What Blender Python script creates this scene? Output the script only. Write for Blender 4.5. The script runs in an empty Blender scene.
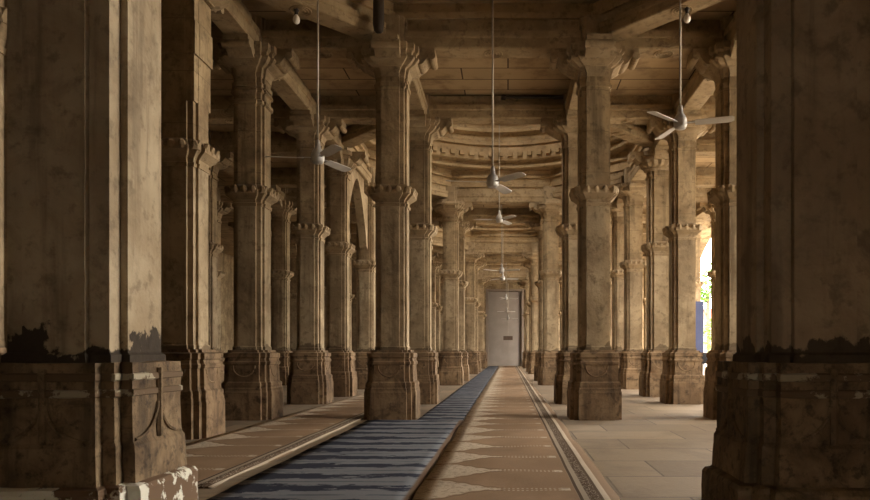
import bpy, bmesh, math, random
from mathutils import Vector, Matrix, noise
R = math.radians
random.seed(7)
scene = bpy.context.scene
COL = scene.collection
EYE = 0.917

# ------------------------------------------------------------------ helpers
def link(name, bm, mat, parent=None, smooth=False):
    bmesh.ops.recalc_face_normals(bm, faces=bm.faces)
    me = bpy.data.meshes.new(name)
    bm.to_mesh(me); bm.free()
    if smooth:
        for p in me.polygons: p.use_smooth = True
    me.materials.append(mat)
    o = bpy.data.objects.new(name, me)
    COL.objects.link(o)
    if parent: o.parent = parent
    return o

def empty(name, loc, label, cat, group=None, rz=0):
    o = bpy.data.objects.new(name, None)
    COL.objects.link(o)
    o.location = loc; o.rotation_euler = (0, 0, rz)
    o.empty_display_size = 0.2
    o['label'] = label; o['category'] = cat
    if group: o['group'] = group
    return o

def tag(o, label, cat, group=None):
    o['label'] = label; o['category'] = cat
    if group: o['group'] = group
    return o

def structure(o):
    o['kind'] = 'structure'
    return o

def dup(root, loc, label, group=None, rz=None):
    r = root.copy(); COL.objects.link(r); r.location = loc
    r['label'] = label
    if group: r['group'] = group
    if rz is not None: r.rotation_euler = (0, 0, rz)
    for ch in list(root.children):
        c = ch.copy(); COL.objects.link(c); c.parent = r
        for g in list(ch.children):
            d = g.copy(); COL.objects.link(d); d.parent = c
    return r

def box(bm, x0, x1, y0, y1, z0, z1):
    vs = [bm.verts.new((x, y, z)) for z in (z0, z1) for x, y in ((x0, y0), (x1, y0), (x1, y1), (x0, y1))]
    for f in ((3, 2, 1, 0), (4, 5, 6, 7), (0, 1, 5, 4), (1, 2, 6, 5), (2, 3, 7, 6), (3, 0, 4, 7)):
        bm.faces.new([vs[i] for i in f])

def loft(bm, rings, cap0=True, cap1=True):
    vr = [[bm.verts.new(p) for p in r] for r in rings]
    n = len(vr[0])
    for a, b in zip(vr, vr[1:]):
        for i in range(n):
            j = (i + 1) % n
            bm.faces.new((a[i], a[j], b[j], b[i]))
    if cap0: bm.faces.new(list(reversed(vr[0])))
    if cap1: bm.faces.new(vr[-1])

def redent(w, a, s, h):
    q = [(w, -a), (w, a), (w - s, a), (w - s, w - s), (a, w - s)]
    out = []
    for k in range(4):
        c, sn = (1, 0, -1, 0)[k], (0, 1, 0, -1)[k]
        out += [(x * c - y * sn, x * sn + y * c, h) for x, y in q]
    return out

def redent_loft(bm, levels, **kw):
    loft(bm, [redent(w, a, s, h) for h, w, a, s in levels], **kw)

def lathe(bm, prof, n=24, cx=0, cy=0, cap=False):
    loft(bm, [[(cx + r * math.cos(2 * math.pi * i / n), cy + r * math.sin(2 * math.pi * i / n), h)
               for i in range(n)] for r, h in prof], cap, cap)

def tube(bm, pts, r, n=8):
    pts = [Vector(p) for p in pts]
    rings = []
    for i, p in enumerate(pts):
        d = (pts[min(i + 1, len(pts) - 1)] - pts[max(i - 1, 0)]).normalized()
        up = Vector((0, 0, 1)) if abs(d.z) < 0.9 else Vector((1, 0, 0))
        u = d.cross(up).normalized(); v = d.cross(u)
        rings.append([p + r * (math.cos(2 * math.pi * k / n) * u + math.sin(2 * math.pi * k / n) * v) for k in range(n)])
    loft(bm, rings)

def soften(bm, off=0.008, ang=35, segs=1):
    es = [e for e in bm.edges if len(e.link_faces) == 2 and e.calc_face_angle(0) > R(ang)]
    bmesh.ops.bevel(bm, geom=es, offset=off, segments=segs, affect='EDGES', clamp_overlap=True)

def erode(bm, cut, amt, sc=6.0):
    bm.normal_update()
    bmesh.ops.triangulate(bm, faces=[f for f in bm.faces if len(f.verts) > 4])
    for _ in range(cut):
        es = [e for e in bm.edges if e.calc_length() > 0.05]
        bmesh.ops.subdivide_edges(bm, edges=es, cuts=1, use_grid_fill=True)
    bm.normal_update()
    for v in bm.verts:
        n = noise.noise(v.co * sc) * 0.6 + noise.noise(v.co * sc * 3.1) * 0.4
        v.co += v.normal * (n * amt)

# ------------------------------------------------------------------ materials
class NT:
    def __init__(self, name):
        self.m = bpy.data.materials.new(name); self.m.use_nodes = True
        self.t = self.m.node_tree; self.b = self.t.nodes['Principled BSDF']
    def n(self, typ, **kw):
        x = self.t.nodes.new(typ)
        for k, v in kw.items(): setattr(x, k, v)
        return x
    def put(self, sock, v):
        if isinstance(v, bpy.types.NodeSocket): self.t.links.new(v, sock)
        elif v is not None:
            if isinstance(v, tuple) and len(v) == 3 and sock.type == 'RGBA': v = v + (1,)
            sock.default_value = v
    def math(self, op, a, b=None, c=None, clamp=False):
        x = self.n('ShaderNodeMath', operation=op, use_clamp=clamp)
        for i, v in enumerate((a, b, c)):
            if v is not None: self.put(x.inputs[i], v)
        return x.outputs[0]
    def step(self, v, lo, hi):
        x = self.n('ShaderNodeMapRange', interpolation_type='SMOOTHSTEP')
        self.put(x.inputs['Value'], v); self.put(x.inputs['From Min'], lo); self.put(x.inputs['From Max'], hi)
        return x.outputs[0]
    def mix(self, f, a, b, mode='MIX'):
        x = self.n('ShaderNodeMix', data_type='RGBA', blend_type=mode)
        self.put(x.inputs[0], f); self.put(x.inputs[6], a); self.put(x.inputs[7], b)
        return x.outputs[2]
    def coord(self, which='Object', scale=None, rand=False):
        c = self.n('ShaderNodeTexCoord').outputs[which]
        if rand:
            oi = self.n('ShaderNodeObjectInfo')
            cm = self.n('ShaderNodeCombineXYZ')
            self.put(cm.inputs[0], self.math('MULTIPLY', oi.outputs['Random'], 37.0))
            self.put(cm.inputs[1], self.math('MULTIPLY', oi.outputs['Random'], 91.0))
            ad = self.n('ShaderNodeVectorMath', operation='ADD')
            self.put(ad.inputs[0], c); self.put(ad.inputs[1], cm.outputs[0]); c = ad.outputs[0]
        if scale:
            mp = self.n('ShaderNodeMapping'); mp.inputs['Scale'].default_value = scale
            self.put(mp.inputs['Vector'], c); c = mp.outputs[0]
        return c
    def noise(self, vec, scale, detail=4, rough=0.55, dist=0.0):
        x = self.n('ShaderNodeTexNoise'); self.put(x.inputs['Vector'], vec)
        x.inputs['Scale'].default_value = scale; x.inputs['Detail'].default_value = detail
        x.inputs['Roughness'].default_value = rough; x.inputs['Distortion'].default_value = dist
        return x.outputs[0]
    def xyz(self, vec):
        s = self.n('ShaderNodeSeparateXYZ'); self.put(s.inputs[0], vec); return s.outputs
    def bump(self, h, strength=0.3, dist=0.01):
        x = self.n('ShaderNodeBump'); x.inputs['Strength'].default_value = strength
        x.inputs['Distance'].default_value = dist; self.put(x.inputs['Height'], h)
        self.put(self.b.inputs['Normal'], x.outputs[0])
    def done(self, col, rough=0.85, metal=0.0, spec=0.25):
        self.put(self.b.inputs['Base Color'], col); self.put(self.b.inputs['Roughness'], rough)
        self.put(self.b.inputs['Metallic'], metal)
        self.b.inputs['Specular IOR Level'].default_value = spec
        return self.m

def stone(name, light, mid, dark, stain=None, joints=None, streak=True, scale=1.0, mottle=0.5):
    """sandstone: patchy tone, vertical streaks, optional ragged stain up to height `stain`, optional block joints"""
    t = NT(name)
    v = t.coord('Object', rand=True)
    v0 = t.coord('Object')
    a = t.noise(v, 1.6 * scale, 5, 0.6, 0.4)
    b = t.noise(v, 9 * scale, 5, 0.65)
    c = t.mix(t.step(a, 0.35, 0.68), mid, light)
    big = t.noise(v, 3.1 * scale, 6, 0.7, 0.8)
    c = t.mix(t.math('MULTIPLY', t.step(big, 0.50, 0.66), 0.5 * mottle), c, dark)
    c = t.mix(t.math('MULTIPLY', t.step(b, 0.50, 0.70), 0.4 + 0.3 * mottle), c, dark)
    if streak:
        sv = t.n('ShaderNodeMapping'); sv.inputs['Scale'].default_value = (7, 7, 0.6)
        t.put(sv.inputs['Vector'], v)
        s = t.noise(sv.outputs[0], 1.0, 4, 0.6)
        c = t.mix(t.math('MULTIPLY', t.step(s, 0.50, 0.70), 0.55), c, dark)
    hgt = t.math('ADD', a, t.math('MULTIPLY', b, 0.5))
    if joints:
        z = t.xyz(v0)[2]
        fr = t.math('FRACT', t.math('DIVIDE', z, joints))
        d = t.math('ABSOLUTE', t.math('SUBTRACT', fr, 0.5))
        j = t.step(d, 0.49, 0.5)
        c = t.mix(t.math('MULTIPLY', j, 0.6), c, dark)
    if stain:
        z = t.xyz(v0)[2]
        nz = t.noise(t.coord('Object', scale=(1, 1, 0.8), rand=True), 2.7, 7, 0.6)
        lim = t.math('ADD', stain[0], t.math('MULTIPLY', t.math('SUBTRACT', nz, 0.5), stain[1]))
        msk = t.step(t.math('SUBTRACT', lim, z), -0.006, 0.02)
        c = t.mix(t.math('MULTIPLY', msk, stain[3] if len(stain) > 3 else 0.85), c, stain[2])
    t.bump(hgt, 0.6, 0.03)
    return t.done(c, 0.88)

LIGHT, MID, DARK = (0.37, 0.275, 0.155), (0.205, 0.142, 0.077), (0.07, 0.05, 0.027)
M_shaft = stone('plastered_stone', (0.39, 0.305, 0.19), (0.23, 0.17, 0.10), (0.095, 0.065, 0.037),
                stain=(1.0, 0.5, (0.085, 0.058, 0.033), 0.7))
M_shaft_old = stone('old_plaster', (0.40, 0.325, 0.215), (0.27, 0.205, 0.125), (0.10, 0.07, 0.042),
                    stain=(1.03, 0.9, (0.018, 0.012, 0.008), 0.92))
M_shaft_brown = stone('brown_stained_plaster', (0.34, 0.26, 0.165), (0.24, 0.175, 0.105), (0.09, 0.062, 0.037),
                stain=(0.98, 0.9, (0.028, 0.018, 0.011), 0.85))
M_upper = stone('bare_stone', LIGHT, MID, DARK, joints=0.56)
M_plinth = stone('worn_plinth_stone', (0.27, 0.185, 0.105), (0.135, 0.086, 0.046), (0.032, 0.02, 0.011), mottle=1.0)
M_plinth_old = stone('weathered_plinth_stone', (0.23, 0.16, 0.088), (0.10, 0.064, 0.034), (0.016, 0.011, 0.007), scale=1.8, mottle=1.0)
M_carved = stone('carved_stone', (0.37, 0.28, 0.168), (0.25, 0.18, 0.10), (0.08, 0.053, 0.03), streak=False)
M_lintel = stone('lintel_stone', (0.38, 0.285, 0.165), (0.26, 0.185, 0.10), (0.08, 0.053, 0.028), streak=False)
M_dome = stone('dome_stone', (0.40, 0.29, 0.16), (0.28, 0.195, 0.10), (0.09, 0.058, 0.03), streak=False, scale=0.7)

def ceiling_mat():
    t = NT('ceiling_slabs'); v = t.coord('Object')
    br = t.n('ShaderNodeTexBrick'); t.put(br.inputs['Vector'], v)
    br.offset = 0.4; br.inputs['Scale'].default_value = 1.0
    br.inputs['Brick Width'].default_value = 1.9; br.inputs['Row Height'].default_value = 0.46
    br.inputs['Mortar Size'].default_value = 0.012
    t.put(br.inputs['Color1'], (0.46, 0.335, 0.19)); t.put(br.inputs['Color2'], (0.33, 0.235, 0.13))
    t.put(br.inputs['Mortar'], (0.08, 0.05, 0.028))
    n = t.noise(v, 2.2, 5, 0.6)
    c = t.mix(t.math('MULTIPLY', t.step(n, 0.45, 0.7), 0.6), br.outputs['Color'], (0.13, 0.08, 0.042))
    t.bump(t.math('SUBTRACT', n, br.outputs['Fac']), 0.4, 0.02)
    return t.done(c, 0.9)
M_ceiling = ceiling_mat()

def floor_mat():
    t = NT('paving_slabs'); v = t.coord('Object')
    br = t.n('ShaderNodeTexBrick'); t.put(br.inputs['Vector'], v)
    br.offset = 0.37; br.inputs['Scale'].default_value = 1.0
    br.inputs['Brick Width'].default_value = 1.15; br.inputs['Row Height'].default_value = 0.72
    br.inputs['Mortar Size'].default_value = 0.008
    t.put(br.inputs['Color1'], (0.31, 0.24, 0.16)); t.put(br.inputs['Color2'], (0.205, 0.158, 0.106))
    t.put(br.inputs['Mortar'], (0.11, 0.085, 0.06))
    n = t.noise(v, 1.3, 6, 0.65, 0.3); n2 = t.noise(v, 14, 5, 0.7)
    c = t.mix(t.math('MULTIPLY', t.step(n, 0.42, 0.66), 0.7), br.outputs['Color'], (0.17, 0.13, 0.088))
    c = t.mix(t.math('MULTIPLY', t.step(n2, 0.5, 0.75), 0.4), c, (0.34, 0.275, 0.19))
    t.bump(t.math('SUBTRACT', t.math('ADD', n2, n), t.math('MULTIPLY', br.outputs['Fac'], 2.0)), 0.35, 0.012)
    return t.done(c, t.math('ADD', 0.5, t.math('MULTIPLY', n2, 0.4)), spec=0.35)
M_floor = floor_mat()

def plain(name, col, rough=0.7, metal=0.0, var=0.25, scale=6, spec=0.3, bump=0.1):
    t = NT(name); v = t.coord('Object', rand=True); n = t.noise(v, scale, 4, 0.6)
    d = tuple(c * (1 - var) for c in col)
    t.bump(n, bump, 0.005)
    return t.done(t.mix(t.step(n, 0.35, 0.7), d, col), rough, metal, spec)

def worn_paint(name, paint, under):
    t = NT(name); v = t.coord('Object', rand=True)
    n = t.noise(v, 7, 6, 0.65); n2 = t.noise(v, 2.3, 4, 0.5)
    m = t.step(t.math('ADD', n, t.math('MULTIPLY', n2, 0.6)), 0.82, 0.88)
    t.bump(m, 0.5, 0.006)
    return t.done(t.mix(m, under, paint), 0.85)
M_worn = worn_paint('flaking_cream_paint', (0.30, 0.26, 0.18), (0.11, 0.072, 0.04))
M_worn_low = worn_paint('flaking_whitewash', (0.62, 0.60, 0.50), (0.13, 0.08, 0.045))
M_steel = plain('brushed_fan_metal', (0.45, 0.43, 0.40), 0.5, 0.35, 0.2, 20, 0.5, 0.02)
M_blade = plain('fan_blade_paint', (0.56, 0.53, 0.48), 0.5, 0.1, 0.15, 10, 0.4, 0.02)
M_rod = plain('rod_metal', (0.38, 0.33, 0.26), 0.45, 0.5, 0.2, 20, 0.4, 0.02)
M_pipe = plain('dark_pipe', (0.05, 0.035, 0.024), 0.6, 0.0, 0.3)
M_socket = plain('dark_socket', (0.04, 0.03, 0.022), 0.5)
M_bulb = plain('white_bulb_glass', (0.85, 0.82, 0.74), 0.2, 0, 0.05, 4, 0.5, 0.0)
M_wall = stone('wall_stone', LIGHT, MID, DARK, joints=0.5)
M_grey = plain('grey_plaster', (0.27, 0.215, 0.165), 0.8, 0, 0.12, 1.5)
M_door = plain('grey_door_paint', (0.32, 0.275, 0.235), 0.65, 0, 0.12, 2.0)
M_sign = plain('brown_board', (0.11, 0.07, 0.045), 0.7)
M_ground = plain('courtyard_paving', (0.55, 0.50, 0.42), 0.9, 0, 0.2, 0.6)
M_leaf = plain('green_leaves', (0.13, 0.27, 0.035), 0.6, 0, 0.45, 1.5)
M_bark = plain('bark', (0.14, 0.10, 0.07), 0.9)
M_blue = plain('blue_banner_cloth', (0.075, 0.09, 0.175), 0.75, 0, 0.15, 3)
M_white = plain('white_metal', (0.75, 0.76, 0.80), 0.5, 0, 0.05)
M_black = plain('black_plastic', (0.015, 0.016, 0.02), 0.5)
M_brickwall = plain('far_wall_plaster', (0.55, 0.40, 0.30), 0.9, 0, 0.25, 1.0)
M_redroof = plain('red_tiles', (0.30, 0.10, 0.06), 0.9, 0, 0.3, 4)

def prayer_carpet(name, niche, pale, rim, pitch, width, navy=False):
    t = NT(name); v = t.coord('Object'); x, y, _ = t.xyz(v)
    wob = t.math('MULTIPLY', t.math('SUBTRACT', t.noise(v, 5, 4, 0.6), 0.5), 0.05)
    vv = t.math('FRACT', t.math('ADD', t.math('DIVIDE', y, pitch), wob))
    c = t.math('ABSOLUTE', t.math('SUBTRACT', vv, 0.5))
    fuzz = t.noise(v, 60, 3, 0.7)
    if navy:
        j = t.noise(t.coord('Object', scale=(.35, 1, 1)), 11, 6, 0.7)
        p = t.math('ADD', 0.30, t.math('MULTIPLY', t.math('SUBTRACT', j, 0.5), 1.1))
        tap = t.math('MULTIPLY', t.step(x, 0.05, width * 0.8), 0.17)
        m = t.step(t.math('SUBTRACT', t.math('SUBTRACT', p, tap), c), -0.02, 0.02)
        v2 = t.math('FRACT', t.math('MULTIPLY', t.math('DIVIDE', y, pitch), 3.0))
        thin = t.math('MULTIPLY', t.step(t.math('ABSOLUTE', t.math('SUBTRACT', v2, 0.5)), 0.33, 0.42), 0.55)
        m = t.math('MAXIMUM', m, t.math('MULTIPLY', thin, t.step(j, 0.42, 0.52)))
        col = t.mix(m, pale, niche)
        edge = t.step(x, width - 0.08, width - 0.05)
        col = t.mix(edge, col, rim)
    else:
        # ogee niche: pale spandrels on the left narrowing to a dashed seam between the mats
        e = t.step(x, 0.09, 0.52)
        prof = t.math('ADD', t.math('MULTIPLY', t.math('POWER', e, 0.75), 0.45), 0.015)
        lob = t.math('MULTIPLY', t.math('SINE', t.math('MULTIPLY', x, 62.0)), 0.018)
        sp = t.step(t.math('SUBTRACT', c, t.math('ADD', prof, lob)), 0.0, 0.03)
        left = t.math('SUBTRACT', 1.0, t.step(x, 0.53, 0.55))
        dd = t.math('ABSOLUTE', t.math('SUBTRACT', t.math('SUBTRACT', c, t.math('ADD', prof, lob)), -.035))
        outl = t.math('MULTIPLY', t.math('SUBTRACT', 1.0, t.step(dd, 0.008, 0.018)), left)
        sp = t.math('MULTIPLY', sp, left)
        dash = t.step(t.math('SINE', t.math('MULTIPLY', x, 210.0)), -0.2, 0.3)
        seam = t.math('MULTIPLY', t.step(c, 0.435, 0.45), t.math('SUBTRACT', 1.0, t.step(c, 0.475, 0.485)))
        inr = t.math('SUBTRACT', 1.0, t.step(x, 0.97, 0.98))
        seam = t.math('MULTIPLY', t.math('MULTIPLY', seam, dash), inr)
        blk = t.math('MULTIPLY', t.step(c, 0.425, 0.44), t.math('MULTIPLY', t.step(x, 0.91, 0.92), inr))
        m = t.math('MAXIMUM', t.math('MAXIMUM', sp, t.math('MULTIPLY', seam, 0.8)), blk)
        patch = t.noise(t.coord('Object', scale=(0.6, 0.35, 1)), 2.2, 4, 0.6)
        base = t.mix(t.step(patch, 0.4, 0.65), niche, tuple(k * 1.25 for k in niche))
        pale2 = t.mix(t.step(t.noise(t.coord('Object'), 26, 4, 0.7), 0.5, 0.62), pale, tuple(k * .6 for k in pale))
        col = t.mix(m, base, pale2)
        col = t.mix(t.math('MULTIPLY', outl, 0.6), col, rim)
        # right border with guard stripes and a running flower band
        inb = t.math('MULTIPLY', t.step(x, 1.0, 1.005), t.math('SUBTRACT', 1.0, t.step(x, 1.185, 1.19)))
        guard = t.step(t.math('SINE', t.math('MULTIPLY', t.math('SUBTRACT', x, 1.0), 6.2832 / 0.062)), 0.35, 0.6)
        vo = t.n('ShaderNodeTexVoronoi'); t.put(vo.inputs['Vector'], t.coord('Object', scale=(14, 14, 14)))
        flower = t.step(vo.outputs['Distance'], 0.32, 0.42)
        mid = t.math('MULTIPLY', t.step(x, 1.06, 1.063), t.math('SUBTRACT', 1.0, t.step(x, 1.127, 1.13)))
        dk = t.math('ADD', t.math('MULTIPLY', guard, t.math('SUBTRACT', 1.0, mid)), t.math('MULTIPLY', flower, mid))
        bcol = t.mix(dk, tuple(k * .62 for k in pale), rim)
        col = t.mix(inb, col, bcol)
        col = t.mix(t.step(x, 1.187, 1.192), col, tuple(k * .55 for k in niche))
    dirt = t.noise(v, 0.9, 5, 0.6)
    col = t.mix(t.math('MULTIPLY', t.step(dirt, 0.45, 0.75), 0.35), col, tuple(k * 0.45 for k in niche))
    col = t.mix(t.math('MULTIPLY', fuzz, 0.25), col, (0.05, 0.04, 0.03))
    t.bump(fuzz, 0.5, 0.006)
    return t.done(col, 0.97, spec=0.05)
M_carpet = prayer_carpet('tan_prayer_carpet', (0.30, 0.205, 0.128), (0.62, 0.52, 0.39), (0.10, 0.068, 0.045), 0.67, 1.25)
M_carpet_blue = prayer_carpet('blue_prayer_carpet', (0.036, 0.043, 0.066), (0.21, 0.225, 0.245), (0.15, 0.10, 0.065), 0.44, 1.28, True)

# ------------------------------------------------------------------ grid of the hall
XL = {'fl': -6.34, 'ol': -3.55, 'l': -1.60, 'r': 1.19, 'or': 3.13, 'fr': 5.92, 'gl': -8.28}
A0, PER = 9.5, 9.6
H_LIN, H_CEIL = 5.14, 5.50
Y_END, X_LEFT, X_RIGHT = 44.8, -13.2, 7.9

# ------------------------------------------------------------------ columns
def arcs(bm, w, a, zc, r, rr=0.012):
    """half-round lotus outline in relief on each face of a plinth"""
    for k in range(4):
        c, s = (1, 0, -1, 0)[k], (0, 1, 0, -1)[k]
        pts = []
        for i in range(13):
            t = math.pi + math.pi * i / 12
            u, h = r * math.cos(t), zc + r * math.sin(t)
            pts.append((w * c - u * s, w * s + u * c, h))
        tube(bm, pts, rr, 6)

def drop(bm, z):
    for v in bm.verts:
        if v.co.z > z: v.co.z -= .08

def column_parts(root, style=0):
    W, A_, S = 0.212, 0.122, 0.03
    bm = bmesh.new()
    redent_loft(bm, [(0, .35, .24, .05), (.37, .35, .24, .05), (.40, .342, .235, .05), (.42, .342, .235, .05), (.44, .335, .225, .045),
                     (.47, .338, .23, .045), (.50, .335, .225, .045), (.52, .312, .205, .042), (.74, .305, .20, .042), (.75, .318, .21, .042),
                     (.78, .322, .21, .042), (.80, .305, .20, .042), (.83, .30, .20, .042), (.845, .315, .21, .042), (.90, .315, .21, .042),
                     (.915, .275, .175, .04), (.945, .27, .17, .04)])
    soften(bm, 0.007)
    pl = link('plinth', bm, M_plinth, root)
    bm = bmesh.new()
    arcs(bm, .303, .2, .735, .15)
    link('carved_arc', bm, M_plinth, pl)
    bm = bmesh.new()
    redent_loft(bm, [(.945, W + .012, A_ + .01, S), (.985, W + .012, A_ + .01, S), (1.0, W, A_, S), (2.90, W, A_, S)])
    soften(bm, 0.006)
    link('shaft', bm, M_shaft, root)
    bm = bmesh.new()
    redent_loft(bm, [(2.90, W + .012, A_ + .01, S), (2.94, W + .02, A_ + .012, S), (2.95, W, A_, S), (2.99, W + .01, A_, S), (3.03, .27, .16, .04),
                     (3.06, .305, .18, .04), (3.10, .31, .18, .04), (3.12, .285, .165, .04), (3.15, .26, .15, .035), (3.20, W + .005, A_, S)])
    for k in range(4):
        c, s = (1, 0, -1, 0)[k], (0, 1, 0, -1)[k]
        for j in range(5):
            u = (j - 2) * .118
            rr = .30 if abs(u) < .17 else .262
            n = 6
            rings = []
            for h, ww, o in ((3.06, .05, -.012), (3.10, .052, .006), (3.14, .036, .016), (3.165, .01, .006)):
                rings.append([((rr + o + d) * c - (u + e) * s, (rr + o + d) * s + (u + e) * c, h)
                              for d, e in ((-.03, -ww), (.008, -ww * .7), (.018, 0), (.008, ww * .7), (-.03, ww))])
            loft(bm, rings)
    link('collar', bm, M_carved, root)
    bm = bmesh.new()
    if style == 1:      # plain stacked blocks above the collar
        z = 3.20
        for i, (hh, ww) in enumerate(((.40, .215), (.50, .205), (.36, .222), (.40, .208))):
            if i == 0:
                redent_loft(bm, [(z, W, A_, S), (z + hh, W, A_, S)])
            else:
                redent_loft(bm, [(z, ww, ww * .5, .004), (z + hh - .004, ww, ww * .5, .004)])
            z += hh
    else:
        neck = [(4.28, W, A_, S), (4.30, W + .03, A_ + .02, S), (4.34, W + .03, A_ + .02, S), (4.36, W, A_, S), (4.44, W, A_, S), (4.46, W + .035, A_ + .02, S), (4.50, W + .02, A_ + .02, S), (4.51, W, A_, S)] if style == 3 else []
        redent_loft(bm, [(3.20, W, A_, S)] + neck + [(4.60, W, A_, S), (4.61, W + .02, A_ + .01, S), (4.66, W + .022, A_ + .01, S), (4.67, W, A_, S), (4.74, W, A_, S)])
    drop(bm, 4.5)
    soften(bm, 0.006)
    link('upper_shaft', bm, M_upper, root)
    z0 = 4.74 if style != 1 else 4.86
    bm = bmesh.new()
    if style == 2:      # fluted bulging capital
        n = 32
        rings = []
        for h, r in ((4.74, .26), (4.78, .29), (4.80, .27), (4.84, .33), (4.90, .37), (4.96, .375), (5.00, .34), (5.03, .33), (5.05, .37), (5.14, .37)):
            f = .018 if 4.82 < h < 5.0 else 0.0
            rings.append([((r + f * math.cos(16 * 2 * math.pi * i / (n * 2) * 2)) * math.cos(2 * math.pi * i / n),
                           (r + f * math.cos(16 * 2 * math.pi * i / n)) * math.sin(2 * math.pi * i / n), h) for i in range(n)])
        loft(bm, rings)
    else:
        redent_loft(bm, [(z0, W + .01, A_, S), (4.79 if z0 < 4.79 else 4.87, W + .015, A_, S), (4.86, .25, .15, .04), (4.90, .335, .21, .045), (4.945, .385, .25, .05), (4.97, .39, .25, .05),
                         (4.98, .35, .23, .05), (5.03, .36, .235, .05), (5.06, .39, .25, .05), (5.14, .39, .25, .05)])
    drop(bm, 4.5)
    redent_loft(bm, [(5.06, .21, .12, .03), (H_CEIL, .21, .12, .03)])
    soften(bm, 0.005)
    link('capital', bm, M_carved, root)
    prof = []
    for i in range(15):      # S-curve underside of the bracket
        t = i / 14
        r = .26 + .33 * t
        h = 4.86 + .20 * (t + 0.14 * math.sin(2 * math.pi * t * 1.5))
        prof.append((r, h))
    prof += [(.60, 5.075), (.60, 5.14), (.26, 5.14)]
    for k in range(4):
        c, s = (1, 0, -1, 0)[k], (0, 1, 0, -1)[k]
        bm = bmesh.new()
        hw = .165
        loft(bm, [[(r * c - u * s, r * s + u * c, h) for r, h in prof] for u in (-hw, hw)])
        drop(bm, 4.5)
        br = link('bracket', bm, M_carved, root)
        bm = bmesh.new()
        rc, hc = .56, 5.035      # scroll at the tip of the bracket
        loft(bm, [[((rc + .052 * math.cos(q)) * c - u * s, (rc + .052 * math.cos(q)) * s + u * c, hc + .052 * math.sin(q))
                   for q in [2 * math.pi * i / 12 for i in range(12)]] for u in (-hw - .02, hw + .02)])
        drop(bm, 4.5)
        link('scroll', bm, M_carved, br)

ROWS = {'ol': 'row one bay left of the blue carpet', 'l': 'row along the left of the aisle', 'r': 'row along the right of the aisle',
        'or': 'row one bay right of the aisle', 'fl': 'dim row two bays left of the aisle', 'gl': 'darkest row at the far left',
        'fr': 'row nearest the bright courtyard'}
ORD = ['nearest', 'second', 'third', 'fourth', 'fifth', 'sixth', 'seventh', 'eighth', 'ninth', 'tenth', 'eleventh', 'twelfth',
       'thirteenth', 'fourteenth', 'fifteenth', 'sixteenth', 'seventeenth']
# columns and lintels that the photograph shows nothing of: left out, or (OUT_OF_SIGHT) kept for the views beside the camera
LEFT_OUT = {
    'column': {'fl': (9.5, 31.5, 33.5, 36.3, 38.3, 41.1), 'gl': (9.5, 12.3, 28.7, 31.5, 33.5, 36.3, 38.3, 41.1),
               'fr': (23.9, 33.5, 36.3, 38.3, 41.1), 'ol': (23.9, 38.3, 41.1), 'or': (26.7, 28.7)},
    'across': {'ol': (38.3, 41.1), 'r': (38.3, 41.1), 'fl': (28.7, 31.5, 33.5, 36.3, 38.3, 41.1), 'or': (28.7, 31.5, 33.5, 36.3, 38.3, 41.1)},
    'along': {'l': (28.7, 38.3), 'r': (28.7, 38.3), 'ol': (4.7, 17.1, 19.1, 21.9, 23.9, 26.7, 31.5, 33.5, 36.3, 38.3),
              'or': (4.7, 21.9, 23.9, 26.7, 28.7, 31.5, 33.5, 36.3, 38.3), 'fl': (21.9, 23.9, 26.7, 28.7, 31.5, 33.5, 36.3, 38.3),
              'fr': (14.3, 17.1, 21.9, 23.9, 26.7, 28.7, 31.5, 33.5, 36.3, 38.3)},
    'diagonal': {'near left': (2,), 'near right': (1,), 'far left': (2,)}}
OUT_OF_SIGHT = {
    'column': {'fr': (9.5, 12.3, 14.3, 17.1, 26.7), 'fl': (12.3,), 'gl': (14.3, 17.1), 'ol': (19.1, 21.9), 'or': (23.9, 31.5)},
    'across': {'or': (9.5,)}, 'along': {'fl': (9.5,), 'fr': (9.5, 12.3)}, 'diagonal': {}}
def listed(table, kind, row, y):
    return any(abs(y - v) < .05 for v in table[kind].get(row, ()))

cols = []
for row, x in XL.items():
    for k in range(-1, 4):
        for j, dy in enumerate((0, 2.8, 4.8, 7.6)):
            y = round(A0 + PER * k + dy, 2)
            if y > 41.5: continue
            if row in ('l', 'r') and j >= 2: continue       # the domes stand on twelve columns
            if y < 9.4 and not (row == 'ol' and y in (7.5, 4.7)): continue
            cols.append((row, x, y))
cols.sort(key=lambda c: c[2])
styles, count = {}, {}
for row, x, y in cols:
    if listed(LEFT_OUT, 'column', row, y): continue
    unseen = listed(OUT_OF_SIGHT, 'column', row, y)
    i = count.get(row, 0)
    if not unseen: count[row] = i + 1
    st = 1 if (row == 'ol' and y == 7.5) else 3 if (row == 'ol' and y == 9.5) else 2 if (row in ('ol', 'or') and abs((y - 14.3) % PER) < .05) else 0
    extra = ''
    if st == 1: lab = 'stone column just behind the left foreground pillar, plain stacked blocks above its collar'
    elif st == 3: lab = 'carved sandstone column with double ring below its capital, left of the blue carpet'
    elif st == 2: lab = 'stone column with bulging fluted capital, %s in the %s' % (ORD[i], ROWS[row])
    else: lab = 'carved sandstone column, %s in the %s' % (ORD[i], ROWS[row])
    if unseen: lab = 'carved sandstone column standing out of sight behind others, ' + ROWS[row]
    grp = 'columns of the ' + ROWS[row]
    if st not in styles:
        root = empty('stone_column', (x, y, 0), lab, 'column', grp)
        column_parts(root, st); styles[st] = root
    else:
        root = dup(styles[st], (x, y, 0), lab, grp)

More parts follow.
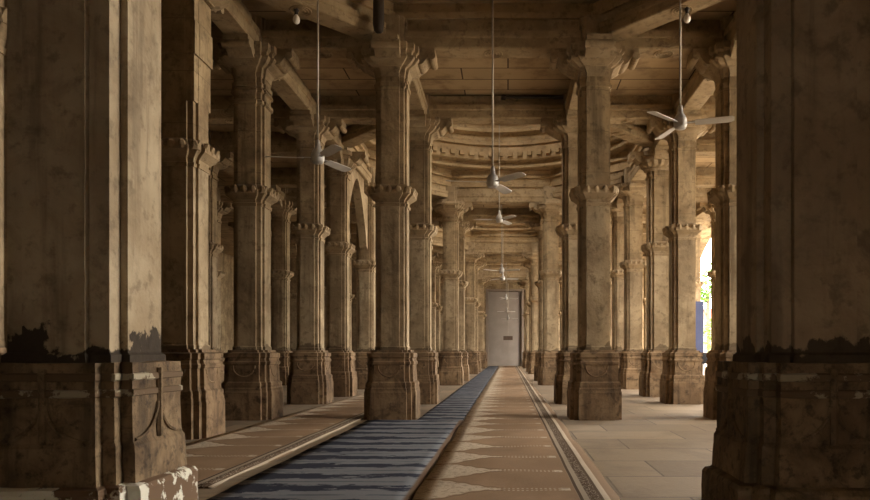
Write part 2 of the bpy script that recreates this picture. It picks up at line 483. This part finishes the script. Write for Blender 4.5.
# ------------------------------------------------------------------ the two big foreground pillars
def near_pillar(x, y, lab, base_mat, shaft_mat):
    root = empty('stone_pillar', (x, y, 0), lab, 'pillar', 'large foreground pillars')
    W, A_, S = .31, .165, .039
    bm = bmesh.new()
    redent_loft(bm, [(0, .47, .33, .07), (.19, .47, .33, .07), (.215, .455, .32, .07), (.225, .42, .29, .065)])
    erode(bm, 2, .012, 7)
    link('base_block', bm, base_mat, root)
    bm = bmesh.new()
    redent_loft(bm, [(.225, .42, .29, .065), (.42, .41, .28, .062),
                     (.435, .40, .272, .06), (.445, .395, .27, .06), (.64, .392, .268, .06), (.655, .392, .268, .06), (.86, .39, .267, .06)])
    erode(bm, 3, .012, 7)
    hc, rr = .64, .19
    for k in range(4):      # ribs and hanging half rounds in low relief
        c, s = (1, 0, -1, 0)[k], (0, 1, 0, -1)[k]
        w = .397
        P = lambda u, h: (w * c - u * s, w * s + u * c, h)
        tube(bm, [P(0, .83), P(0, .44)], .02, 6)
        for sg in (-1, 1):
            tube(bm, [P(sg * (.252 - .235 * math.cos(t)), hc - rr * math.sin(t)) for t in [math.pi / 2 * i / 8 for i in range(9)]], .011, 6)
    link('plinth', bm, M_plinth_old, root)
    for h in (.70, .785):
        bm = bmesh.new()
        redent_loft(bm, [(h - .022, .389, .266, .06), (h - .014, .402, .274, .06), (h + .014, .402, .274, .06), (h + .022, .389, .266, .06)], cap0=False, cap1=False)
        erode(bm, 2, .006, 11)
        o = link('molding', bm, M_worn, root)
        o['label'] = 'rounded band with flaking cream paint'
    bm = bmesh.new()
    redent_loft(bm, [(.86, W + .02, A_ + .015, S), (.90, W + .018, A_ + .012, S), (.915, W, A_, S), (6.6, W, A_, S)])
    soften(bm, .009, segs=2)
    link('shaft', bm, shaft_mat, root)
    return root
near_pillar(-2.386, 3.9, 'huge dark foreground pillar at the left edge, its side face palely lit', M_worn_low, M_shaft_old)
near_pillar(1.668, 3.9, 'huge dark foreground pillar at the right edge, cropped by the frame', M_plinth_old, M_shaft_brown)

# ------------------------------------------------------------------ lintels
def lintel(p, q, lab, gap=.20, medal=True, zb=5.06):
    p, q = Vector(p + (0,)), Vector(q + (0,))
    d = (q - p); L = d.length; d.normalize()
    mid = (p + q) / 2
    hl = L / 2 - gap
    bm = bmesh.new()
    prof = [(-.15, 5.06), (.15, 5.06), (.165, 5.08), (.165, 5.20), (.18, 5.215), (.18, 5.30), (.07, 5.315), (.07, 5.5),
            (-.07, 5.5), (-.07, 5.315), (-.18, 5.30), (-.18, 5.215), (-.165, 5.20), (-.165, 5.08)]
    loft(bm, [[(u, v, (h - 5.06) * (5.5 - zb) / .44) for v, h in prof] for u in (-hl, hl)])
    soften(bm, .006)
    if medal:
        for r, rr in ((.125, .012), (.085, .010), (.045, .012)):      # carved rosette on the soffit and faces
            tube(bm, [(r * math.cos(2 * math.pi * i / 20), r * math.sin(2 * math.pi * i / 20), 0) for i in range(21)], rr, 5)
            for sg in (-1, 1):
                tube(bm, [(1.3 * r * math.cos(2 * math.pi * i / 20), sg * .166, .11 + .8 * r * math.sin(2 * math.pi * i / 20)) for i in range(21)], rr * .7, 5)
    o = link('stone_lintel', bm, M_lintel)
    o.location = (mid.x, mid.y, zb); o.rotation_euler = (0, 0, math.atan2(d.y, d.x))
    tag(o, lab, 'lintel', 'lintels on top of the columns')

BAYS = [('l', 'r', 'over the carpeted aisle'), ('ol', 'l', 'across the bay left of the aisle'), ('r', 'or', 'across the bay right of the aisle'),
        ('fl', 'ol', 'across the dim far left bay'), ('or', 'fr', 'across the bay by the courtyard')]
rank = {}
def nth(name, unseen):
    if unseen: return 'out of sight'
    i = rank.get(name, 0); rank[name] = i + 1
    return ORD[i]
for a, b, txt in BAYS:
    for k in range(0, 4):
        for j, dy in enumerate((0, 2.8, 4.8, 7.6)):
            y = A0 + PER * k + dy
            if y > 41.5: continue
            if j >= 2 and a in ('l', 'ol', 'r'): continue
            if listed(LEFT_OUT, 'across', a, y): continue
            unseen = listed(OUT_OF_SIGHT, 'across', a, y)
            lintel((XL[a], y), (XL[b], y), 'carved stone lintel spanning crosswise %s, %s from camera' % (txt, nth(txt, unseen)))
ALONG = {'l': 'the left side of the aisle', 'r': 'the right side of the aisle', 'ol': 'the outer left row', 'or': 'the outer right row',
         'fl': 'the dim far left row', 'fr': 'the courtyard row'}
for row, txt in ALONG.items():
    for k in range(-1, 4):
        for j, (dy, dl) in enumerate(((0, 2.8), (2.8, 2.0), (4.8, 2.8), (7.6, 2.0))):
            y = A0 + PER * k + dy
            if y + dl > 41.5 or y < 4.5 or (y < 9.4 and row not in ('ol', 'or')): continue
            if row in ('l', 'r') and j != 0: continue
            if listed(LEFT_OUT, 'along', row, y): continue
            unseen = listed(OUT_OF_SIGHT, 'along', row, y)
            lintel((XL[row], y), (XL[row], y + dl), 'carved stone lintel running lengthwise above %s, %s from camera' % (txt, nth(txt, unseen)), medal=False)
for k in range(-1, 3):
    b = A0 + PER * k
    for nm, P, Q in (('near left', ('ol', 4.8), ('l', 2.8)), ('near right', ('r', 2.8), ('or', 4.8)),
                     ('far left', ('ol', 7.6), ('l', 9.6)), ('far right', ('r', 9.6), ('or', 7.6))):
        if k == -1 and nm.startswith('near'): continue
        if listed(LEFT_OUT, 'diagonal', nm, k): continue
        which = ['foreground bay', 'first dome', 'second dome', 'third dome'][k + 1]
        lintel((XL[P[0]], b + P[1]), (XL[Q[0]], b + Q[1]), 'diagonal stone lintel on the %s side of the %s' % (nm, which), gap=.24, zb=5.16)

# pointed arch between two outer columns on the left
bm = bmesh.new()
ya, yb = 14.3 + .24, 17.1 - .24
pts = [(ya + .42, 5.055), (ya + .42, 4.74), (ya, 4.74), (ya, 3.45), (ya + .12, 3.5)]
for i in range(1, 20):
    t = i / 20
    k = abs(2 * t - 1)
    pts.append((ya + .12 + (yb - ya - .24) * t, 3.6 + 1.3 * (1 - k ** 1.6)))
pts += [(yb - .12, 3.5), (yb, 3.45), (yb, 4.74), (yb - .42, 4.74), (yb - .42, 5.055)]
loft(bm, [[(x, y, z) for y, z in pts] for x in (XL['ol'] - .09, XL['ol'] + .09)])
bm.normal_update(); bmesh.ops.triangulate(bm, faces=[f for f in bm.faces if len(f.verts) > 4])
tag(link('stone_arch', bm, M_carved), 'pointed stone arch between two columns of the outer left row', 'arch')

# ------------------------------------------------------------------ ceilings, domes, roof
CX = (XL['l'] + XL['r']) / 2
def octo(cx, y0):
    return [(cx - 1.395, y0 + 2.8), (cx + 1.395, y0 + 2.8), (cx + 3.34, y0 + 4.8), (cx + 3.34, y0 + 7.6),
            (cx + 1.395, y0 + 9.6), (cx - 1.395, y0 + 9.6), (cx - 3.34, y0 + 7.6), (cx - 3.34, y0 + 4.8)]

def prism(bm, poly, z0, z1):
    loft(bm, [[(x, y, z0) for x, y in poly], [(x, y, z1) for x, y in poly]])

ADDED_OCU = 1.0  # radius of the unseen skylight added in each dome to brighten the hall
def dome(cx, y0):
    cy = y0 + 6.2
    bm = bmesh.new()
    O = octo(cx, y0)
    def sc(f): return [(cx + (x - cx) * f, cy + (y - cy) * f) for x, y in O]
    rings = []
    for f, h in ((1.035, 5.5), (.965, 5.5), (.965, 5.58), (.99, 5.60), (.99, 5.74), (.97, 5.76), (.97, 5.82), (.985, 5.84), (.985, 5.98), (1.04, 5.98)):
        rings.append([(x, y, h) for x, y in sc(f)])
    loft(bm, rings, False, False)
    n = 64
    prof = [(3.75, 5.98), (3.22, 5.98), (3.20, 6.0), (3.20, 6.06), (3.26, 6.08), (3.26, 6.16), (3.12, 6.18), (3.10, 6.2), (3.10, 6.25)]
    N = 11
    for i in range(1, N):
        t = (math.pi / 2) * (i / N) ** 0.9
        r = 3.14 * math.cos(t); h = 6.2 + 2.1 * math.sin(t)
        hn = 6.2 + 2.1 * math.sin((math.pi / 2) * ((i + 1) / N) ** 0.9)
        dh = max(hn - h, .04)
        prof += [(r + .05, h), (r - .02, h + .01), (r - .03, h + .3 * dh), (r + .03, h + .42 * dh), (r + .02, h + .9 * dh)]
    prof = [p for p in prof if p[0] > ADDED_OCU + .06] + [(ADDED_OCU, 8.2), (ADDED_OCU, 8.5), (ADDED_OCU + .15, 8.5)]
    lathe(bm, prof, n, cx, cy)
    for q in range(72):      # dentil course round the springing
        t = 2 * math.pi * q / 72
        m = Matrix.Translation((cx + 3.06 * math.cos(t), cy + 3.06 * math.sin(t), 6.33)) @ Matrix.Rotation(t, 4, 'Z') @ Matrix.Diagonal((.10, .13, .11, 1))
        bmesh.ops.create_cube(bm, size=1, matrix=m)
    return structure(link('ceiling_dome', bm, M_dome))
for k in range(0, 3): dome(CX, A0 + PER * k)

bm = bmesh.new()
ZT = 5.85
def slab(x0, x1, y0, y1): box(bm, x0, x1, y0, y1, H_CEIL, ZT)
xa, xb = XL['ol'], XL['or']
slab(X_LEFT, xa, -3, Y_END); slab(xb, X_RIGHT, -3, Y_END)
for k in range(0, 4): slab(xa, xb, A0 + PER * k, A0 + PER * k + 2.8)
slab(xa, xb, 41.1, Y_END)
for k in range(-1, 3):
    b = A0 + PER * k
    O = octo(CX, b)
    for tri in (((xa, b + 2.8), O[0], O[7]), (O[1], (xb, b + 2.8), O[2]), (O[3], (xb, b + 9.6), O[4]), (O[6], O[5], (xa, b + 9.6))):
        if k == -1 and tri[0][1] + tri[1][1] < 2 * b + 10: continue
        prism(bm, tri, H_CEIL, ZT)
structure(link('ceiling', bm, M_ceiling))
# raised ceiling and its drum over the foreground bay
bm = bmesh.new()
O = octo(CX, A0 - PER)
cy = A0 - PER + 6.2
for i in (2, 3, 4, 5, 6):
    p, q = O[i], O[i + 1]
    for f0, f1, z0, z1 in ((.965, 1.03, 5.5, 5.58), (.99, 1.03, 5.58, 5.74), (.97, 1.03, 5.74, 6.6)):
        prism(bm, [(CX + (x - CX) * f, cy + (y - cy) * f) for (x, y), f in ((p, f0), (q, f0), (q, f1), (p, f1))], z0, z1)
structure(link('ceiling_drum', bm, M_dome))
bm = bmesh.new()
box(bm, xa - .4, xb + .4, -3.6, A0 + .4, 6.6, 6.8)
for x in (xa - .4, xb + .2): box(bm, x, x + .2, -3.6, A0 + .4, 5.8, 6.6)
box(bm, xa - .4, xb + .4, A0 + .2, A0 + .4, 5.8, 6.6)
structure(link('ceiling_raised', bm, M_ceiling))

# ------------------------------------------------------------------ floor and walls
bm = bmesh.new(); box(bm, X_LEFT - .6, X_RIGHT + .8, -3.6, Y_END + .6, -.3, 0)
structure(link('floor', bm, M_floor))
bm = bmesh.new(); box(bm, X_LEFT - .6, X_LEFT, -3.6, Y_END + .6, 0, 6.6); structure(link('wall_left', bm, M_wall))
bm = bmesh.new(); box(bm, X_LEFT, -.5, -3.6, -3.0, 0, 6.6); box(bm, .1, X_RIGHT, -3.6, -3.0, 0, 6.6); box(bm, -.5, .1, -3.6, -3.0, 1.25, 6.6); structure(link('wall_front', bm, M_wall))  # low gap is an addition, lets fill light in from behind the camera
# back wall with the tall grey doorway
DX0, DX1, DH = CX - 1.1, CX + 1.1, 4.9
bm = bmesh.new()
box(bm, X_LEFT, DX0, Y_END, Y_END + .6, 0, 6.6); box(bm, DX1, X_RIGHT, Y_END, Y_END + .6, 0, 6.6); box(bm, DX0, DX1, Y_END, Y_END + .6, DH, 6.6)
structure(link('wall_back', bm, M_wall))
bm = bmesh.new()
for x0, x1 in ((DX0 + .02, CX - .006), (CX + .006, DX1 - .02)):
    box(bm, x0, x1, Y_END + .16, Y_END + .24, .01, DH - .02); box(bm, DX0, DX1, Y_END + .4, Y_END + .6, 0, DH)
    for z0, z1 in ((.25, 1.25), (1.4, 2.9), (3.05, 4.6)):
        box(bm, x0 + .16, x1 - .16, Y_END + .14, Y_END + .17, z0, z1)
soften(bm, .012)
door = structure(link('door_1', bm, M_door))
bm = bmesh.new()
box(bm, DX0 - .14, DX0, Y_END - .06, Y_END + .1, 0, DH + .14); box(bm, DX1, DX1 + .14, Y_END - .06, Y_END + .1, 0, DH + .14); box(bm, DX0, DX1, Y_END - .06, Y_END + .1, DH, DH + .14)
structure(link('trim_1', bm, M_grey))
# courtyard side: arcade wall
bm = bmesh.new()
pts = [(-3.6, 0)]
SPR, APX = 4.6, 6.1
for c, HW in ((9.1, 3.1), (17.9, 4.0), (27.5, 4.0), (37.1, 4.0)):
    pts.append((c - HW, 0))
    for i in range(0, 17):
        t = i / 16
        u = -HW + 2 * HW * t
        k = abs(u) / HW
        pts.append((c + u, SPR + (APX - SPR) * (1 - k ** 1.7) ** .75))
    pts.append((c + HW, 0))
pts += [(Y_END + .6, 0), (Y_END + .6, 6.6), (-3.6, 6.6)]
loft(bm, [[(X_RIGHT, y, z) for y, z in pts], [(X_RIGHT + .8, y, z) for y, z in pts]])
bm.normal_update()
bmesh.ops.triangulate(bm, faces=[f for f in bm.faces if len(f.verts) > 4])
structure(link('wall_right', bm, M_wall))
bm = bmesh.new(); box(bm, X_RIGHT + .8, 120, -60, 220, -.5, -.2); structure(link('floor_courtyard', bm, M_ground))

# ------------------------------------------------------------------ carpets
def carpet(name, x0, x1, y0, y1, z, mat, lab, wave=.012, lift=.006, seed=0.0):
    bm = bmesh.new()
    nx, ny = 10, int((y1 - y0) / .16)
    g = []
    for j in range(ny + 1):
        row = []
        y = (y1 - y0) * j / ny
        for i in range(nx + 1):
            u = i / nx
            x = (x1 - x0) * u
            ed = (1 if i == nx else -1 if i == 0 else 0)
            x += ed * wave * noise.noise(Vector((seed + 3 * u, y * 1.1, 0))) * 1.5
            h = lift * (noise.noise(Vector((x * 3 + seed, y * 2.0, 1.7))) + .6)
            if 0 < i < nx: h += .003
            row.append((x, y, max(h, .001)))
        g.append(row)
    top = [[bm.verts.new((x, y, z + .008 + h)) for x, y, h in r] for r in g]
    bot = [[bm.verts.new((x, y, z)) for x, y, h in r] for r in g]
    for j in range(ny):
        for i in range(nx):
            bm.faces.new((top[j][i], top[j][i + 1], top[j + 1][i + 1], top[j + 1][i]))
            bm.faces.new((bot[j][i], bot[j + 1][i], bot[j + 1][i + 1], bot[j][i + 1]))
    per = [(0, i) for i in range(nx)] + [(j, nx) for j in range(ny)] + [(ny, i) for i in range(nx, 0, -1)] + [(j, 0) for j in range(ny, 0, -1)]
    for a, b in zip(per, per[1:] + per[:1]):
        bm.faces.new((bot[a[0]][a[1]], bot[b[0]][b[1]], top[b[0]][b[1]], top[a[0]][a[1]]))
    o = link(name, bm, mat, smooth=True)
    o.location = (x0, y0, 0)
    return tag(o, lab, 'carpet', 'prayer carpets on the floor')
carpet('prayer_carpet', -.57, .68, 3.1, 43.8, .012, M_carpet, 'tan carpet with pale pointed mats running down the middle of the aisle', .018, .012)
carpet('prayer_carpet', -1.86, -.60, 3.0, 9.08, .0005, M_carpet_blue, 'wide blue striped carpet in front of the aisle columns', .01, .005, 5)
carpet('prayer_carpet', -1.215, -.60, 9.10, 43.8, .0005, M_carpet_blue, 'narrow blue carpet strip running beside the column bases to the end wall', .01, .005, 9)
carpet('prayer_carpet', -3.165, -1.985, 4.6, 26.0, .0005, M_carpet, 'brown carpet with flowered border, left of the blue carpet', .02, .006, 13)

# ------------------------------------------------------------------ fans
def fan_parts(root, htop, hub):
    """root sits at the hub; rod reaches up to the ceiling"""
    bm = bmesh.new()
    lathe(bm, [(.012, .09), (.012, htop - hub - .1)], 8, cap=True)
    link('down_rod', bm, M_rod, root, True)
    bm = bmesh.new()
    lathe(bm, [(.01, htop - hub - .12), (.05, htop - hub - .1), (.065, htop - hub)], 14, cap=True)
    link('ceiling_canopy', bm, M_steel, root, True)
    bm = bmesh.new()
    lathe(bm, [(.02, -.085), (.06, -.08), (.076, -.05), (.08, -.01), (.076, .03), (.06, .07), (.036, .10), (.03, .14), (.026, .19), (.012, .2)], 24, cap=True)
    link('motor', bm, M_steel, root, True)
def blade(root, ang, Rr=.61):
    bm = bmesh.new()
    rings = []
    for r, w, tw in ((.17, .044, 14), (.19, .052, 14), (.35, .062, 14), (.55, .066, 12), (Rr - .03, .060, 11), (Rr, .04, 11)):
        t = R(-tw)
        rings.append([(r, v * math.cos(t), v * math.sin(t) + z - .02) for v, z in ((-w, -.003), (w, -.003), (w, .003), (-w, .003))])
    loft(bm, rings)
    o = link('blade', bm, M_blade, root)
    o.rotation_euler = (0, 0, ang)
    bm = bmesh.new()
    rings = []
    for r, w, tw in ((.06, .02, 0), (.14, .018, 8), (.22, .026, 14)):
        t = R(-tw)
        rings.append([(r, v * math.cos(t), v * math.sin(t) + z - .014) for v, z in ((-w, -.003), (w, -.003), (w, .003), (-w, .003))])
    loft(bm, rings)
    link('blade_arm', bm, M_steel, o)
    return o
fans = [(2.04, 8.1, 3.64, 6.6, -17, 'ceiling fan with pale spread blades beside the right foreground pillar'),
        (-2.28, 8.2, 3.26, 6.6, 187, 'dark ceiling fan on a long rod in the left bay'),
        (-.20, 8.9, 3.14, 6.6, -50, 'nearest of the ceiling fans hanging in line down the aisle'),
        (-.20, 15.7, 3.97, 8.3, -55, 'second ceiling fan hanging in line down the aisle, under the first dome'),
        (-.19, 20.5, 3.37, 5.5, -30, 'third ceiling fan hanging in line down the aisle'),
        (-.19, 25.3, 3.65, 8.3, 20, 'fourth ceiling fan hanging in line down the aisle'),
        (-.10, 34.9, 3.67, 8.3, 0, 'fifth ceiling fan hanging in line down the aisle'),
        (-.06, 39.7, 3.30, 5.5, 40, 'sixth ceiling fan hanging in line down the aisle'),
        (.02, 43.2, 3.06, 5.5, 15, 'farthest ceiling fan hanging in front of the grey door')]
for x, y, hub, top, a0, lab in fans:
    r = empty('ceiling_fan', (x, y, hub), lab, 'fan', 'ceiling fans')
    fan_parts(r, top, hub)
    if top == 8.3:
        bm = bmesh.new(); tube(bm, [(-1.1, 0, top - hub), (1.1, 0, top - hub)], .03); link('support_bar', bm, M_rod, r)
    for i in range(3): blade(r, R(a0 + 120 * i))

# ------------------------------------------------------------------ bulbs, pipes
for x, y, lab in ((-2.62, 8.47, 'white light bulb hanging under the diagonal lintel in the left bay'),
                  (2.21, 8.44, 'white light bulb hanging under the diagonal lintel in the right bay, beside a fan rod')):
    r = empty('light_bulb', (x, y, 5.16), lab, 'light bulb', 'bare bulbs')
    bm = bmesh.new(); lathe(bm, [(.035, 0), (.035, -.02), (.024, -.03), (.024, -.07)], 14, cap=True); link('socket', bm, M_socket, r, True)
    bm = bmesh.new(); lathe(bm, [(.018, -.07), (.022, -.08), (.04, -.105), (.045, -.135), (.035, -.165), (.012, -.182)], 16, cap=True); link('globe', bm, M_bulb, r, True)
bm = bmesh.new(); tube(bm, [(-.08, 12.09, 5.42), (.98, 12.09, 5.42)], .028); lathe(bm, [(.045, 5.39), (.045, 5.45)], 12, -.08, 12.09, True)
tag(link('conduit_pipe', bm, M_pipe), 'dark horizontal pipe along the second lintel over the aisle', 'pipe')
bm = bmesh.new(); lathe(bm, [(.03, 5.08), (.06, 5.11), (.075, 5.2), (.07, 5.6), (.075, 6.55), (.075, 6.6)], 14, cap=True)
o = link('hanging_pipe', bm, M_pipe, smooth=True); o.location = (-1.69, 8.93, 0)
tag(o, 'dark rounded vertical pipe in front of the capital of the nearest left aisle column', 'pipe')
# small brown board hanging by a rod before the door
r = empty('hanging_sign', (0.0, 43.9, 0), 'small brown board hanging on a thin rod before the grey door', 'sign')
bm = bmesh.new(); box(bm, -.3, .3, -.02, .02, 1.68, 1.94); soften(bm, .008); link('board', bm, M_sign, r)
bm = bmesh.new(); tube(bm, [(0, 0, 1.94), (0, 0, 5.5)], .014, 6); link('rod', bm, M_rod, r)

# ------------------------------------------------------------------ courtyard things seen through the gap on the right
r = empty('banner_stand', (5.66, 20.3, 0), 'tall narrow blue banner standing near the courtyard opening', 'banner', None, R(-12))
bm = bmesh.new(); box(bm, -.09, .14, -.008, .008, .12, 2.42); soften(bm, .004); link('banner_cloth', bm, M_blue, r)
bm = bmesh.new(); tube(bm, [(-.115, 0, .02), (-.115, 0, 2.5)], .022); link('pole', bm, M_white, r)
bm = bmesh.new(); box(bm, -.17, .2, -.12, .12, 0, .05); soften(bm, .01); link('base', bm, M_white, r)
r = empty('black_box', (5.25, 18.4, 0), 'small black box on a slim pale stand in front of the blue banner', 'box')
bm = bmesh.new(); box(bm, -.12, .12, -.09, .09, .60, .90); soften(bm, .015); link('case', bm, M_black, r)
bm = bmesh.new(); tube(bm, [(0, 0, .02), (0, 0, .60)], .03); lathe(bm, [(.14, 0), (.14, .02), (.03, .05)], 16, cap=True); link('stand', bm, M_white, r)

def foliage(bm, c, r, n, seed, size=.35):
    rnd = random.Random(seed)
    for _ in range(n):
        while True:
            p = Vector((rnd.uniform(-1, 1), rnd.uniform(-1, 1), rnd.uniform(-1, 1)))
            if .3 < p.length < 1: break
        p = Vector(c) + Vector((p.x * r[0], p.y * r[1], p.z * r[2]))
        q = Matrix.Rotation(rnd.uniform(0, 6.28), 3, 'Z') @ Matrix.Rotation(rnd.uniform(-1.2, 1.2), 3, 'X')
        s = size * rnd.uniform(.6, 1.2)
        vs = [bm.verts.new(p + q @ Vector(v) * s) for v in ((-.5, 0, 0), (0, -.28, .05), (.5, 0, 0), (0, .28, .05))]
        bm.faces.new(vs)
r = empty('tree', (18.4, 63, -.2), 'leafy green tree out in the bright courtyard', 'tree')
bm = bmesh.new()
foliage(bm, (.0, 0, 7.2), (1.6, 1.8, 1.5), 900, 3); foliage(bm, (-.9, 0, 6.1), (1.0, 1.2, .8), 350, 4); foliage(bm, (.6, 0, 8.6), (.9, 1, .7), 250, 5)
link('foliage', bm, M_leaf, r)
bm = bmesh.new(); tube(bm, [(0.1, 0, 0), (.05, 0, 3), (0, 0, 6.5)], .16); tube(bm, [(.05, 0, 4), (-.8, 0, 6)], .07); link('trunk', bm, M_bark, r)
r = empty('shrub', (17.9, 59, -.2), 'green shrub under the courtyard tree', 'shrub')
bm = bmesh.new(); foliage(bm, (0, 0, 2.3), (1.1, 1.1, 2.0), 900, 8, .3); link('foliage', bm, M_leaf, r)
bm = bmesh.new(); tube(bm, [(0, 0, 0), (0, 0, 2)], .06); link('trunk', bm, M_bark, r)
r = empty('outbuilding', (27, 84, -.2), 'pale outbuilding with red roof beyond the courtyard tree', 'building')
bm = bmesh.new(); box(bm, -7, 7, 0, 5, 0, 5.2); link('wall', bm, M_brickwall, r)
bm = bmesh.new(); loft(bm, [[(-7.4, -.5, 5.2), (-7.4, 5.5, 5.2), (-7.4, 2.5, 6.6)], [(7.4, -.5, 5.2), (7.4, 5.5, 5.2), (7.4, 2.5, 6.6)]]); link('roof', bm, M_redroof, r)

# ------------------------------------------------------------------ light
w = bpy.data.worlds.new('daylight'); scene.world = w; w.use_nodes = True
bg = w.node_tree.nodes['Background']
bg.inputs['Color'].default_value = (1.0, 0.915, 0.815, 1); bg.inputs['Strength'].default_value = 10.0
for i, c in enumerate((8.3, 17.9, 27.5, 37.1)):      # sky portals in the arcade openings (guide the sampling only)
    l = bpy.data.lights.new('opening', 'AREA'); l.shape = 'RECTANGLE'; l.size = 8.0; l.size_y = 5.6
    l.cycles.is_portal = True
    o = bpy.data.objects.new('opening', l); COL.objects.link(o)
    o.location = (X_RIGHT + .82, c, 2.8)
    o.rotation_euler = Vector((-1, 0, 0)).to_track_quat('-Z', 'Z').to_euler()

for y, z in ((15.7, 8.52), (25.3, 8.52), (34.9, 8.52)):      # and over the skylights added in the domes
    l = bpy.data.lights.new('added_eye_portal', 'AREA'); l.shape = 'SQUARE'; l.size = 2.2
    l.cycles.is_portal = True
    o = bpy.data.objects.new('added_eye_portal', l); COL.objects.link(o); o.location = (CX, y, z)

# ------------------------------------------------------------------ camera
cam = bpy.data.cameras.new('camera'); co = bpy.data.objects.new('camera', cam); COL.objects.link(co)
co.location = (0, 0, EYE); co.rotation_euler = (R(90), 0, 0)
cam.sensor_width = 36; cam.lens = 36 * 684 / 870
cam.shift_x = (435 - 508) / 870; cam.shift_y = (352 - 250) / 870
cam.clip_end = 500
scene.camera = co

scene.view_settings.view_transform = 'Standard'
scene.view_settings.look = 'None'
scene.view_settings.gamma = 1
scene.view_settings.exposure = 1.08
scene.view_settings.use_curve_mapping = False
scene.cycles.max_bounces = 14
scene.cycles.diffuse_bounces = 10
scene.cycles.use_denoising = True
